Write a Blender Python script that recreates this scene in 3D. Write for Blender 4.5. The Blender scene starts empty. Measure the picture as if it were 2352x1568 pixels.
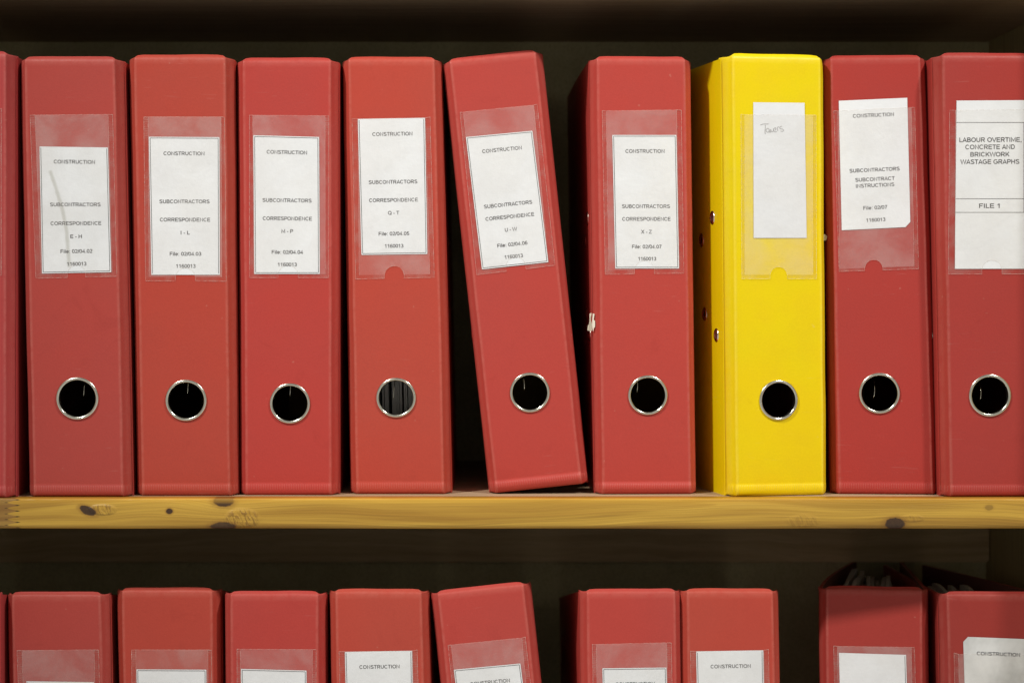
import bpy, bmesh, math, random
from mathutils import Vector, Matrix, noise

# ------------------------------------------------------------------ camera
scene = bpy.context.scene
COL = scene.collection
FPX = 4762.0                  # focal length in picture units (picture is 2352 wide, 1568 high)
PITCH = math.radians(1.4)
CAM = Vector((0.0, -1.5, 0.1484))
cd = bpy.data.cameras.new('camera')
cam = bpy.data.objects.new('camera', cd)
COL.objects.link(cam)
cd.sensor_width = 36.0
cd.lens = 36.0 * FPX / 2352.0
cam.location = CAM
cam.rotation_euler = (math.pi / 2 - PITCH, 0, 0)
cd.clip_start = 0.05
cd.clip_end = 50
cd.dof.use_dof = True
cd.dof.focus_distance = 1.5
cd.dof.aperture_fstop = 7.0
scene.camera = cam

# ------------------------------------------------------------------ world and lamps
world = bpy.data.worlds.new('World')
scene.world = world
world.use_nodes = True
bgn = world.node_tree.nodes['Background']
wt = world.node_tree
_tc = wt.nodes.new('ShaderNodeTexCoord')
_sx = wt.nodes.new('ShaderNodeSeparateXYZ')
_rp = wt.nodes.new('ShaderNodeMapRange')
_rp.interpolation_type = 'SMOOTHSTEP'
wt.links.new(_tc.outputs['Generated'], _sx.inputs[0])
wt.links.new(_sx.outputs[2], _rp.inputs[0])
for _k, _v in ((1, -0.35), (2, 0.35), (3, 0.52), (4, 0.22)):
    _rp.inputs[_k].default_value = _v
bgn.inputs[0].default_value = (1.0, 0.97, 0.92, 1)
wt.links.new(_rp.outputs[0], bgn.inputs[1])

def spot_lamp(name, loc, target, power, color, cone, radius):
    ld = bpy.data.lights.new(name, 'SPOT')
    ld.energy = power
    ld.color = color
    ld.spot_size = math.radians(cone)
    ld.spot_blend = 1.0
    ld.shadow_soft_size = radius
    lo = bpy.data.objects.new(name, ld)
    COL.objects.link(lo)
    lo.location = loc
    lo.rotation_euler = (Vector(target) - Vector(loc)).to_track_quat('-Z', 'Y').to_euler()
    return lo

spot_lamp('lamp_left', (-1.30, -1.30, 1.92), (0.09, 0, 0.08), 203.0, (1.0, 0.992, 0.97), 28, 0.085)
spot_lamp('lamp_right', (1.35, -1.30, 1.92), (0.02, 0, 0.08), 153.0, (1.0, 0.992, 0.97), 28, 0.085)

scene.view_settings.view_transform = 'Standard'
scene.view_settings.look = 'None'
scene.view_settings.exposure = 0.0
scene.view_settings.gamma = 1.0
scene.view_settings.use_curve_mapping = False
scene.render.engine = 'CYCLES'
scene.cycles.use_denoising = True
scene.cycles.max_bounces = 10
scene.cycles.transparent_max_bounces = 16

# ------------------------------------------------------------------ picture -> world
FWD = Vector((0, math.cos(PITCH), -math.sin(PITCH)))
UP = Vector((0, math.sin(PITCH), math.cos(PITCH)))

def ray(px, py):
    return FWD + Vector((1, 0, 0)) * ((px - 1176) / FPX) + UP * ((784 - py) / FPX)

def on_plane(px, py, p0, n):
    d = ray(px, py)
    t = (Vector(p0) - CAM).dot(n) / d.dot(n)
    return CAM + d * t

def at(px, py, Y):
    return on_plane(px, py, (0, Y, 0), Vector((0, 1, 0)))

# ------------------------------------------------------------------ object helpers
def new_obj(name, bm, mats, parent=None, smooth=False, normals=True):
    me = bpy.data.meshes.new(name)
    if normals:
        bmesh.ops.recalc_face_normals(bm, faces=bm.faces)
    bm.to_mesh(me)
    bm.free()
    if not isinstance(mats, (list, tuple)):
        mats = [mats]
    for m in mats:
        me.materials.append(m)
    if smooth:
        for p in me.polygons:
            p.use_smooth = True
    o = bpy.data.objects.new(name, me)
    COL.objects.link(o)
    if parent is not None:
        o.parent = parent
    return o

def empty(name, loc, label, cat, group=None):
    o = bpy.data.objects.new(name, None)
    o.empty_display_size = 0.05
    COL.objects.link(o)
    o.location = loc
    o['label'] = label
    o['category'] = cat
    if group:
        o['group'] = group
    return o

def children_of(o):
    return [c for c in COL.objects if c.parent == o]

def copy_tree(o, parent=None):
    c = o.copy()
    COL.objects.link(c)
    if parent is not None:
        c.parent = parent
    for ch in children_of(o):
        copy_tree(ch, c)
    return c

def box(bm, x0, x1, y0, y1, z0, z1):
    vs = [bm.verts.new((x, y, z)) for z in (z0, z1) for y in (y0, y1) for x in (x0, x1)]
    for f in ((0, 2, 3, 1), (4, 5, 7, 6), (0, 1, 5, 4), (2, 6, 7, 3), (0, 4, 6, 2), (1, 3, 7, 5)):
        bm.faces.new([vs[i] for i in f])
    return vs

def tube(bm, pts, r, n=8, radii=None):
    rings = []
    for i, p in enumerate(pts):
        p = Vector(p)
        a = Vector(pts[max(0, i - 1)])
        b = Vector(pts[min(len(pts) - 1, i + 1)])
        d = (b - a).normalized()
        s = d.cross(Vector((0.31, 0.2, 0.9))).normalized()
        t = d.cross(s)
        rr = radii[i] if radii else r
        rings.append([bm.verts.new(p + s * (rr * math.cos(2 * math.pi * k / n)) + t * (rr * math.sin(2 * math.pi * k / n))) for k in range(n)])
    for i in range(len(rings) - 1):
        for k in range(n):
            bm.faces.new((rings[i][k], rings[i][(k + 1) % n], rings[i + 1][(k + 1) % n], rings[i + 1][k]))
    bm.faces.new(rings[0][::-1])
    bm.faces.new(rings[-1])

# ------------------------------------------------------------------ node helpers
class NT:
    def __init__(self, name):
        self.mat = bpy.data.materials.new(name)
        self.mat.use_nodes = True
        self.t = self.mat.node_tree
        self.t.nodes.clear()
        self.out = self.t.nodes.new('ShaderNodeOutputMaterial')

    def n(self, kind, **ins):
        nd = self.t.nodes.new(kind)
        for k, v in ins.items():
            self.set(nd, k, v)
        return nd

    def set(self, nd, key, v):
        sock = nd.inputs[int(key[1:])] if key[0] == 'i' and key[1:].isdigit() else nd.inputs[key.replace('_', ' ')]
        if hasattr(v, 'is_output'):
            self.t.links.new(v, sock)
        elif isinstance(v, (tuple, list)) and len(v) == 3 and sock.type == 'RGBA':
            sock.default_value = (*v, 1)
        else:
            sock.default_value = v

    def m(self, op, a, b=0.0, c=0.0, clamp=False):
        nd = self.t.nodes.new('ShaderNodeMath')
        nd.operation = op
        nd.use_clamp = clamp
        self.set(nd, 'i0', a)
        self.set(nd, 'i1', b)
        self.set(nd, 'i2', c)
        return nd.outputs[0]

    def mix(self, f, a, b, blend='MIX'):
        nd = self.t.nodes.new('ShaderNodeMix')
        nd.data_type = 'RGBA'
        nd.blend_type = blend
        nd.clamp_factor = True
        self.set(nd, 'i0', f)
        self.set(nd, 'i6', a)
        self.set(nd, 'i7', b)
        return nd.outputs[2]

    def rng(self, v, a, b, c=0.0, d=1.0, smooth=True):
        nd = self.t.nodes.new('ShaderNodeMapRange')
        nd.interpolation_type = 'SMOOTHSTEP' if smooth else 'LINEAR'
        nd.clamp = True
        for k, x in zip(('i0', 'i1', 'i2', 'i3', 'i4'), (v, a, b, c, d)):
            self.set(nd, k, x)
        return nd.outputs[0]

    def coord(self, which='Object'):
        return self.t.nodes.new('ShaderNodeTexCoord').outputs[which]

    def sep(self, v):
        nd = self.t.nodes.new('ShaderNodeSeparateXYZ')
        self.set(nd, 'i0', v)
        return nd.outputs

    def comb(self, x, y, z):
        nd = self.t.nodes.new('ShaderNodeCombineXYZ')
        for k, v in zip(('i0', 'i1', 'i2'), (x, y, z)):
            self.set(nd, k, v)
        return nd.outputs[0]

    def noise(self, v, scale, detail=2.0, rough=0.5, dist=0.0):
        nd = self.t.nodes.new('ShaderNodeTexNoise')
        self.set(nd, 'Vector', v)
        self.set(nd, 'Scale', scale)
        self.set(nd, 'Detail', detail)
        self.set(nd, 'Roughness', rough)
        self.set(nd, 'Distortion', dist)
        return nd.outputs[0]

    def shifted(self, amount=37.0):
        """object coordinates shifted by the object's own random number"""
        oi = self.t.nodes.new('ShaderNodeObjectInfo')
        r = self.m('MULTIPLY', oi.outputs['Random'], amount)
        nd = self.t.nodes.new('ShaderNodeVectorMath')
        nd.operation = 'ADD'
        self.set(nd, 'i0', self.coord())
        self.set(nd, 'i1', self.comb(r, r, r))
        return nd.outputs[0], oi

    def bump(self, h, strength, dist=0.001):
        nd = self.t.nodes.new('ShaderNodeBump')
        self.set(nd, 'Height', h)
        self.set(nd, 'Strength', strength)
        self.set(nd, 'Distance', dist)
        return nd.outputs[0]

    def pbsdf(self, **k):
        nd = self.t.nodes.new('ShaderNodeBsdfPrincipled')
        for key, v in k.items():
            self.set(nd, key, v)
        return nd.outputs[0]

    def done(self, shader):
        self.t.links.new(shader, self.out.inputs[0])
        return self.mat

def simple(name, col, rough=0.5, metallic=0.0):
    t = NT(name)
    return t.done(t.pbsdf(Base_Color=col, Roughness=rough, Metallic=metallic))

# ------------------------------------------------------------------ materials
def make_pvc():
    t = NT('pvc_cloth')
    v, oi = t.shifted()
    col = oi.outputs['Color']
    big = t.noise(v, 9.0, 3, 0.55)
    mid = t.noise(v, 60.0, 3, 0.6)
    fine = t.noise(v, 700.0, 2, 0.6)
    dull = t.mix(0.5, col, t.mix(1.0, col, (0.82, 1.25, 1.35), 'MULTIPLY'))
    c = t.mix(t.m('MULTIPLY', t.rng(big, 0.35, 0.7), 0.6), col, dull)
    c = t.mix(t.rng(mid, 0.3, 0.75, 0.0, 0.22), c, t.mix(1.0, col, (0.86, 0.80, 0.80), 'MULTIPLY'))
    c = t.mix(t.rng(fine, 0.3, 0.7, 0.0, 0.25), c, t.mix(1.0, col, (1.12, 1.15, 1.15), 'MULTIPLY'))
    wear = t.t.nodes.new('ShaderNodeAttribute')
    wear.attribute_name = 'wear'
    wn = t.rng(t.noise(v, 160.0, 4, 0.7), 0.3, 0.6)
    wf = t.m('MULTIPLY', wear.outputs['Fac'], t.m('MULTIPLY_ADD', wn, 0.5, 0.25))
    c = t.mix(wf, c, t.mix(0.30, t.mix(1.0, col, (1.2, 1.3, 1.2), 'MULTIPLY'), (0.80, 0.62, 0.50)))
    # rubbed specks
    speck = t.rng(t.noise(v, 240.0, 1, 0.5), 0.79, 0.83)
    c = t.mix(t.m('MULTIPLY', speck, 0.10), c, (0.75, 0.55, 0.4))
    sv = t.t.nodes.new('ShaderNodeVectorMath')
    sv.operation = 'MULTIPLY'
    t.set(sv, 'i0', v)
    t.set(sv, 'i1', (55.0, 55.0, 900.0))
    scr = t.m('MULTIPLY', t.rng(t.noise(sv.outputs[0], 1.0, 2, 0.5, 0.8), 0.68, 0.74), t.rng(t.noise(v, 12.0, 1, 0.5), 0.5, 0.62))
    c = t.mix(t.m('MULTIPLY', scr, 0.16), c, t.mix(0.3, col, (0.85, 0.7, 0.6)))
    smud = t.rng(t.noise(v, 30.0, 4, 0.65, 1.5), 0.60, 0.74)
    c = t.mix(t.m('MULTIPLY', smud, 0.16), c, t.mix(1.0, col, (0.7, 0.6, 0.6), 'MULTIPLY'))
    # welded seam along the foot: ribs run up the band
    o = t.sep(t.coord())
    band = t.m('MULTIPLY', t.rng(o[2], 0.0038, 0.0042), t.rng(o[2], 0.0078, 0.0082, 1, 0))
    front = t.rng(o[1], 0.012, 0.013, 1, 0)
    band = t.m('MULTIPLY', band, front)
    rib = t.m('SINE', t.m('MULTIPLY', o[0], 2 * math.pi / 0.0017))
    c = t.mix(t.m('MULTIPLY', t.m('MULTIPLY', band, t.rng(rib, 0.2, 1.0)), 0.17), c, t.mix(0.35, col, (0.85, 0.6, 0.5)))
    grain = t.noise(v, 950.0, 3, 0.6)
    vor = t.t.nodes.new('ShaderNodeTexVoronoi')
    t.set(vor, 'Vector', v)
    t.set(vor, 'Scale', 620.0)
    h = t.m('MULTIPLY_ADD', vor.outputs['Distance'], 0.5, grain)
    h = t.m('MULTIPLY_ADD', t.m('MULTIPLY', band, rib), 1.1, h)
    b = t.bump(h, 0.13, 0.0005)
    soft = t.noise(v, 22.0, 2, 0.5)
    b2 = t.t.nodes.new('ShaderNodeBump')
    t.set(b2, 'Height', soft)
    t.set(b2, 'Strength', 0.12)
    t.set(b2, 'Distance', 0.004)
    t.set(b2, 'Normal', b)
    rough = t.rng(mid, 0.2, 0.8, 0.36, 0.52)
    return t.done(t.pbsdf(Base_Color=c, Roughness=rough, Normal=b2.outputs[0], Specular_IOR_Level=0.24))

def make_film():
    t = NT('pocket_film')
    v, oi = t.shifted()
    n1 = t.noise(v, 28.0, 3, 0.6, 0.4)
    n2 = t.noise(v, 420.0, 2, 0.6)
    haze = t.m('MULTIPLY_ADD', t.rng(n1, 0.32, 0.68), 0.12, 0.085)
    haze = t.m('MULTIPLY_ADD', t.rng(n2, 0.3, 0.7), 0.015, haze)
    b = t.bump(t.m('MULTIPLY_ADD', n1, 3.0, n2), 0.3, 0.001)
    tr = t.t.nodes.new('ShaderNodeBsdfTransparent').outputs[0]
    di = t.pbsdf(Base_Color=(0.84, 0.80, 0.74), Roughness=0.4, Normal=b, Specular_IOR_Level=0.6)
    mx = t.t.nodes.new('ShaderNodeMixShader')
    t.set(mx, 'i0', haze)
    t.set(mx, 'i1', tr)
    t.set(mx, 'i2', di)
    return t.done(mx.outputs[0])

def make_seam():
    t = NT('welded_film')
    v, oi = t.shifted()
    n1 = t.noise(v, 90.0, 3, 0.6)
    tr = t.t.nodes.new('ShaderNodeBsdfTransparent')
    t.set(tr, 'i0', (0.97, 0.95, 0.94))
    di = t.pbsdf(Base_Color=(0.80, 0.70, 0.62), Roughness=0.28, Specular_IOR_Level=0.7)
    mx = t.t.nodes.new('ShaderNodeMixShader')
    t.set(mx, 'i0', t.rng(n1, 0.35, 0.75, 0.03, 0.15))
    t.set(mx, 'i1', tr.outputs[0])
    t.set(mx, 'i2', di)
    return t.done(mx.outputs[0])

def make_seam_edge():
    t = NT('film_edge')
    v, oi = t.shifted()
    n1 = t.noise(v, 500.0, 2, 0.6)
    tr = t.t.nodes.new('ShaderNodeBsdfTransparent').outputs[0]
    di = t.pbsdf(Base_Color=(0.86, 0.76, 0.66), Roughness=0.25, Specular_IOR_Level=0.8)
    mx = t.t.nodes.new('ShaderNodeMixShader')
    t.set(mx, 'i0', t.rng(n1, 0.3, 0.7, 0.03, 0.32))
    t.set(mx, 'i1', tr)
    t.set(mx, 'i2', di)
    return t.done(mx.outputs[0])

def make_paper():
    t = NT('label_paper')
    v, oi = t.shifted()
    n1 = t.noise(v, 34.0, 3, 0.55)
    n2 = t.noise(v, 330.0, 3, 0.6)
    c = t.mix(t.rng(n1, 0.35, 0.7), (0.83, 0.84, 0.84), (0.80, 0.81, 0.812))
    c = t.mix(t.rng(n2, 0.35, 0.75, 0.0, 0.09), c, (0.77, 0.77, 0.76))
    b = t.bump(t.m('MULTIPLY_ADD', n1, 4.0, n2), 0.2, 0.0007)
    return t.done(t.pbsdf(Base_Color=c, Roughness=0.75, Normal=b, Specular_IOR_Level=0.2))

def make_stained_paper():
    t = NT('grubby_label_paper')
    v, oi = t.shifted()
    n1 = t.noise(v, 26.0, 4, 0.6)
    o = t.sep(t.coord())
    c = t.mix(t.rng(n1, 0.35, 0.68), (0.78, 0.78, 0.76), (0.52, 0.52, 0.50))
    return t.done(t.pbsdf(Base_Color=c, Roughness=0.6))

def make_metal():
    t = NT('nickel_plate')
    v, oi = t.shifted()
    n1 = t.noise(v, 300.0, 3, 0.6)
    c = t.mix(n1, (0.80, 0.785, 0.68), (0.68, 0.66, 0.54))
    return t.done(t.pbsdf(Base_Color=c, Metallic=1.0, Roughness=t.rng(n1, 0.3, 0.7, 0.17, 0.27)))

M_PVC = make_pvc()
M_FILM = make_film()
M_SEAM = make_seam()
M_EDGE = make_seam_edge()
M_PAPER = make_paper()
M_GRUBBY = make_stained_paper()
M_METAL = make_metal()
M_INK = simple('printed_ink', (0.03, 0.03, 0.034), 0.7)
M_PENCIL = simple('pencil_line', (0.36, 0.35, 0.35), 0.7)
M_EYE = simple('eyelet_hole', (0.012, 0.010, 0.010), 0.6)
M_DARKIN = simple('inner_lining', (0.20, 0.07, 0.055), 0.8)
M_TORN = simple('torn_board', (0.70, 0.62, 0.47), 0.9)

SX = 1.473 / FPX              # metres per picture unit on the shelf's front face
SHELF_Y = -0.024
SHELF_T = 0.0214

def make_edge_wood():
    t = NT('varnished_pine')
    o = t.sep(t.coord())
    x, y, z = o[0], o[1], o[2]
    def P(px, py):
        p = at(px, py, SHELF_Y)
        return p.x, p.z
    co = t.coord()
    wob = t.m('SUBTRACT', t.noise(t.comb(t.m('MULTIPLY', x, 3.2), 0.0, t.m('MULTIPLY', z, 9.0)), 1.0, 2, 0.5), 0.5)
    warp = t.m('MULTIPLY_ADD', wob, 0.045, z)
    knots = [(202, 1172, 15, 11, 1.0), (389, 1173.5, 7, 6, 1.0), (514, 1149, 22, 13, 1.0), (512, 1210, 26, 11, 0.9),
             (2056, 1203, 21, 13, 1.0), (2272, 1165, 9, 6, 0.35)]
    mask = None
    halo = None
    for (kx, ky, a, b, s) in knots:
        cx, cz = P(kx, ky)
        dx = t.m('DIVIDE', t.m('SUBTRACT', x, cx), a * SX)
        dz = t.m('DIVIDE', t.m('SUBTRACT', z, cz), b * SX)
        if kx == 202:                       # the big knot leans
            dx = t.m('MULTIPLY_ADD', dz, 0.55, dx)
        d2 = t.m('ADD', t.m('MULTIPLY', dx, dx), t.m('MULTIPLY', dz, dz))
        d = t.m('SQRT', d2)
        d = t.m('MULTIPLY_ADD', t.m('SUBTRACT', t.noise(co, 320.0, 3, 0.6), 0.5), 0.5, d)
        k = t.m('MULTIPLY', t.rng(d, 0.95, 1.2, 1, 0), s)
        h = t.m('MULTIPLY', t.rng(d, 1.0, 1.9, 1, 0), s * 0.55)
        mask = k if mask is None else t.m('MAXIMUM', mask, k)
        halo = h if halo is None else t.m('MAXIMUM', halo, h)
        # grain swings round the knot
        e = t.m('EXPONENT', t.m('MULTIPLY', t.m('ADD', t.m('MULTIPLY', t.m('MULTIPLY', dx, dx), 0.10), t.m('MULTIPLY', t.m('MULTIPLY', dz, dz), 0.35)), -1.0))
        warp = t.m('SUBTRACT', warp, t.m('MULTIPLY', t.m('MULTIPLY', e, dz), b * SX * 0.55))
    g1 = t.noise(t.comb(t.m('MULTIPLY', x, 5.0), 3.0, t.m('MULTIPLY', warp, 150.0)), 1.0, 2, 0.5)
    g2 = t.noise(t.comb(t.m('MULTIPLY', x, 9.0), 7.0, t.m('MULTIPLY', warp, 900.0)), 1.0, 3, 0.6)
    g3 = t.noise(t.comb(t.m('MULTIPLY', x, 2.2), 1.0, t.m('MULTIPLY', warp, 60.0)), 1.0, 1, 0.5)
    base = t.mix(t.rng(g1, 0.34, 0.68), (0.62, 0.375, 0.055), (0.41, 0.225, 0.030))
    base = t.mix(t.rng(g3, 0.50, 0.60, 0.0, 0.5), base, (0.36, 0.19, 0.026))
    base = t.mix(t.rng(g2, 0.45, 0.72, 0.0, 0.42), base, (0.28, 0.14, 0.022))
    # the long flame-shaped patch of late wood
    tipx, tipz = P(1650, 1158)
    tail = t.m('SUBTRACT', tipx, x)
    half = t.m('MULTIPLY', t.m('POWER', t.m('MAXIMUM', tail, 0.0), 0.5), 0.0165)
    ctr = t.m('MULTIPLY_ADD', tail, -0.028, tipz)
    fl = t.m('SUBTRACT', half, t.m('ABSOLUTE', t.m('SUBTRACT', z, ctr)))
    flm = t.m('MULTIPLY', t.rng(fl, -0.0004, 0.0012), t.rng(tail, 0.20, 0.44, 1, 0))
    base = t.mix(t.m('MULTIPLY', flm, 0.42), base, (0.36, 0.175, 0.022))
    # rough torn grain beside the knots
    scar = None
    for (kx, ky, a, b) in ((236, 1170, 34, 13), (556, 1190, 42, 24), (1845, 1196, 40, 16), (2095, 1190, 30, 9)):
        cx, cz = P(kx, ky)
        dx = t.m('DIVIDE', t.m('SUBTRACT', x, cx), a * SX)
        dz = t.m('DIVIDE', t.m('SUBTRACT', z, cz), b * SX)
        d2 = t.m('ADD', t.m('MULTIPLY', dx, dx), t.m('MULTIPLY', dz, dz))
        s = t.m('MULTIPLY', t.rng(d2, 0.4, 1.2, 1, 0), 0.4 if kx > 1000 else 1.0)
        scar = s if scar is None else t.m('MAXIMUM', scar, s)
    sn = t.noise(t.comb(t.m('MULTIPLY_ADD', z, 0.35, x), 0.0, t.m('MULTIPLY', z, 0.30)), 480.0, 2, 0.55, 0.6)
    lines = t.m('MULTIPLY', scar, t.rng(sn, 0.50, 0.58))
    base = t.mix(t.m('MULTIPLY', lines, 0.60), base, (0.20, 0.095, 0.018))
    base = t.mix(halo, base, (0.23, 0.10, 0.018))
    base = t.mix(mask, base, t.mix(t.noise(co, 700.0, 2, 0.6), (0.035, 0.016, 0.008), (0.085, 0.045, 0.02)))
    # orange varnish along the top arris
    top = t.rng(z, -0.0042, -0.0010)
    base = t.mix(t.m('MULTIPLY', top, 0.40), base, (0.64, 0.33, 0.03))
    # finger joint at the left end
    xa, _ = P(13, 1180)
    xb, _ = P(43, 1180)
    _, z0 = P(0, 1160)
    per = 13.0 * SX
    ph = t.m('FRACT', t.m('DIVIDE', t.m('SUBTRACT', z, z0 + per * 20), per))
    tri = t.m('ABSOLUTE', t.m('MULTIPLY_ADD', ph, 2.0, -1.0))
    bx = t.m('MULTIPLY_ADD', tri, (xb - xa), xa)
    left = t.rng(t.m('SUBTRACT', bx, x), -0.0002, 0.0002)
    other = t.mix(t.rng(g1, 0.35, 0.65), (0.42, 0.24, 0.05), (0.26, 0.13, 0.03))
    streak = t.rng(t.noise(t.comb(t.m('MULTIPLY', x, 8.0), 5.0, t.m('MULTIPLY', z, 330.0)), 1.0, 1, 0.5), 0.60, 0.70)
    other = t.mix(t.m('MULTIPLY', streak, 0.8), other, (0.06, 0.04, 0.02))
    base = t.mix(left, base, other)
    tipgap = t.m('MULTIPLY', t.rng(t.m('ABSOLUTE', t.m('SUBTRACT', bx, x)), 0.0006, 0.0016, 1, 0),
                 t.m('MAXIMUM', t.rng(tri, 0.70, 0.85), t.rng(tri, 0.14, 0.06)))
    base = t.mix(tipgap, base, (0.03, 0.02, 0.01))
    h = t.m('MULTIPLY_ADD', t.m('MULTIPLY', scar, sn), 4.0, g2)
    b = t.bump(h, 0.55, 0.0007)
    return t.done(t.pbsdf(Base_Color=base, Roughness=0.42, Normal=b, Specular_IOR_Level=0.4))

def make_board_wood(name, c1, c2, rough=0.6, along='x'):
    t = NT(name)
    o = t.sep(t.coord())
    ix = {'x': 0, 'y': 1, 'z': 2}[along]
    a = o[ix]
    others = [o[i] for i in range(3) if i != ix]
    w = t.noise(t.comb(t.m('MULTIPLY', a, 3.0), 0.0, t.m('ADD', others[0], others[1])), 2.0, 2, 0.5)
    p = t.m('MULTIPLY_ADD', w, 0.03, t.m('MULTIPLY_ADD', others[0], 0.8, others[1]))
    g = t.noise(t.comb(t.m('MULTIPLY', a, 5.0), 1.0, t.m('MULTIPLY', p, 150.0)), 1.0, 3, 0.6)
    f = t.noise(t.comb(t.m('MULTIPLY', a, 40.0), 1.0, t.m('MULTIPLY', p, 1100.0)), 1.0, 2, 0.6)
    c = t.mix(t.rng(g, 0.35, 0.66), c1, c2)
    c = t.mix(t.rng(f, 0.45, 0.75, 0, 0.35), c, tuple(x * 0.5 for x in c2))
    b = t.bump(f, 0.3, 0.0004)
    return t.done(t.pbsdf(Base_Color=c, Roughness=rough, Normal=b))

def make_hardboard():
    t = NT('hardboard')
    co = t.coord()
    n1 = t.noise(co, 14.0, 4, 0.6)
    n2 = t.noise(co, 500.0, 3, 0.65)
    c = t.mix(t.rng(n1, 0.3, 0.7), (0.62, 0.56, 0.31), (0.50, 0.44, 0.23))
    c = t.mix(t.rng(n2, 0.4, 0.7, 0, 0.4), c, (0.28, 0.25, 0.12))
    return t.done(t.pbsdf(Base_Color=c, Roughness=0.8, Normal=t.bump(n2, 0.3, 0.0005)))

M_EDGEWOOD = make_edge_wood()
M_BOARD = make_board_wood('planed_pine', (0.50, 0.36, 0.22), (0.40, 0.27, 0.15))
M_PANEL = make_board_wood('stained_pine', (0.62, 0.52, 0.25), (0.50, 0.40, 0.18), 0.6, 'z')
M_RAIL = make_board_wood('rail_pine', (0.62, 0.46, 0.24), (0.48, 0.34, 0.16))
M_BACK = make_hardboard()

# ------------------------------------------------------------------ shelving unit
PITCH_Z = 0.3865
BACK_Y = 0.315
XL, XR = -0.463, 0.4155  # left side is out of view, set close in to block stray light
unit = empty('shelving_unit', ((XL + XR) / 2, 0.14, -PITCH_Z - 0.0214),
             'dark wooden shelving unit with a yellow varnished knotty pine shelf edge, holding all the files', 'shelving unit')

def place(o):                       # meshes are built in world coordinates
    o.matrix_parent_inverse = Matrix.Translation(unit.location).inverted()
    return o

def shelf(z):
    bm = bmesh.new()
    box(bm, XL, XR, SHELF_Y + 0.0185, BACK_Y, z - SHELF_T, z)
    b = place(new_obj('shelf_board', bm, M_BOARD, unit))
    # lipping with rounded arrises
    prof = []
    r1, r2 = 0.0011, 0.0036
    yf, yb = SHELF_Y, SHELF_Y + 0.0183
    prof.append((yb, z + 0.0002))
    for k in range(5):
        a = math.radians(90 * k / 4)
        prof.append((yf + r1 - r1 * math.sin(a), z + 0.0002 - r1 + r1 * math.cos(a)))
    for k in range(6):
        a = math.radians(90 * k / 5)
        prof.append((yf + r2 - r2 * math.cos(a), z - SHELF_T + r2 - r2 * math.sin(a)))
    prof.append((yb, z - SHELF_T))
    bm = bmesh.new()
    rows = []
    N = 60
    for i in range(N + 1):
        x = XL + (XR - XL) * i / N
        dz = 0.00035 * noise.noise(Vector((x * 9, z * 7, 0.3)))
        dy = 0.0005 * noise.noise(Vector((x * 6, z * 7, 4.3)))
        rows.append([bm.verts.new((x, yy + (dy if yy < yb - 0.001 else 0), zz + (dz if zz < z - 0.003 else 0))) for yy, zz in prof])
    n = len(prof)
    for i in range(N):
        for k in range(n):
            f = bm.faces.new((rows[i][k], rows[i + 1][k], rows[i + 1][(k + 1) % n], rows[i][(k + 1) % n]))
            f.material_index = 0
    bm.faces.new(rows[0])
    bm.faces.new(rows[-1])
    e = new_obj('edge_strip', bm, M_EDGEWOOD, b, smooth=True)
    e.location.z = 0.0
    for p in e.data.polygons:
        if abs(p.normal.z) > 0.95 and p.normal.z > 0 and False:
            p.material_index = 1
    return b

for z in (0.0, -PITCH_Z, PITCH_Z):
    shelf(z)
ZB, ZT = -PITCH_Z - SHELF_T - 0.0, PITCH_Z + 0.06
for x0, x1 in ((XL - 0.021, XL - 0.0005), (XR + 0.0005, XR + 0.021)):
    bm = bmesh.new()
    box(bm, x0, x1, -0.075, BACK_Y + 0.0002, ZB, ZT)
    bmesh.ops.bevel(bm, geom=bm.edges[:], offset=0.001, segments=2, affect='EDGES')
    place(new_obj('side_panel', bm, M_PANEL, unit))
bm = bmesh.new()
box(bm, XL - 0.020, XR + 0.020, BACK_Y + 0.0005, BACK_Y + 0.0035, ZB, ZT)
place(new_obj('back_panel', bm, M_BACK, unit))
bm = bmesh.new()
box(bm, XL + 0.0005, XR - 0.0005, BACK_Y - 0.019, BACK_Y - 0.0003, -SHELF_T - 0.066, -SHELF_T - 0.0004)
bmesh.ops.bevel(bm, geom=bm.edges[:], offset=0.0015, segments=2, affect='EDGES')
place(new_obj('back_rail', bm, M_RAIL, unit))

# ------------------------------------------------------------------ lettering
# plain grotesque capitals drawn as strokes; cap height 1
def arc(cx, cy, rx, ry, a0, a1, n=10):
    return [(cx + rx * math.cos(math.radians(a0 + (a1 - a0) * i / n)), cy + ry * math.sin(math.radians(a0 + (a1 - a0) * i / n))) for i in range(n + 1)]

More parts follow.
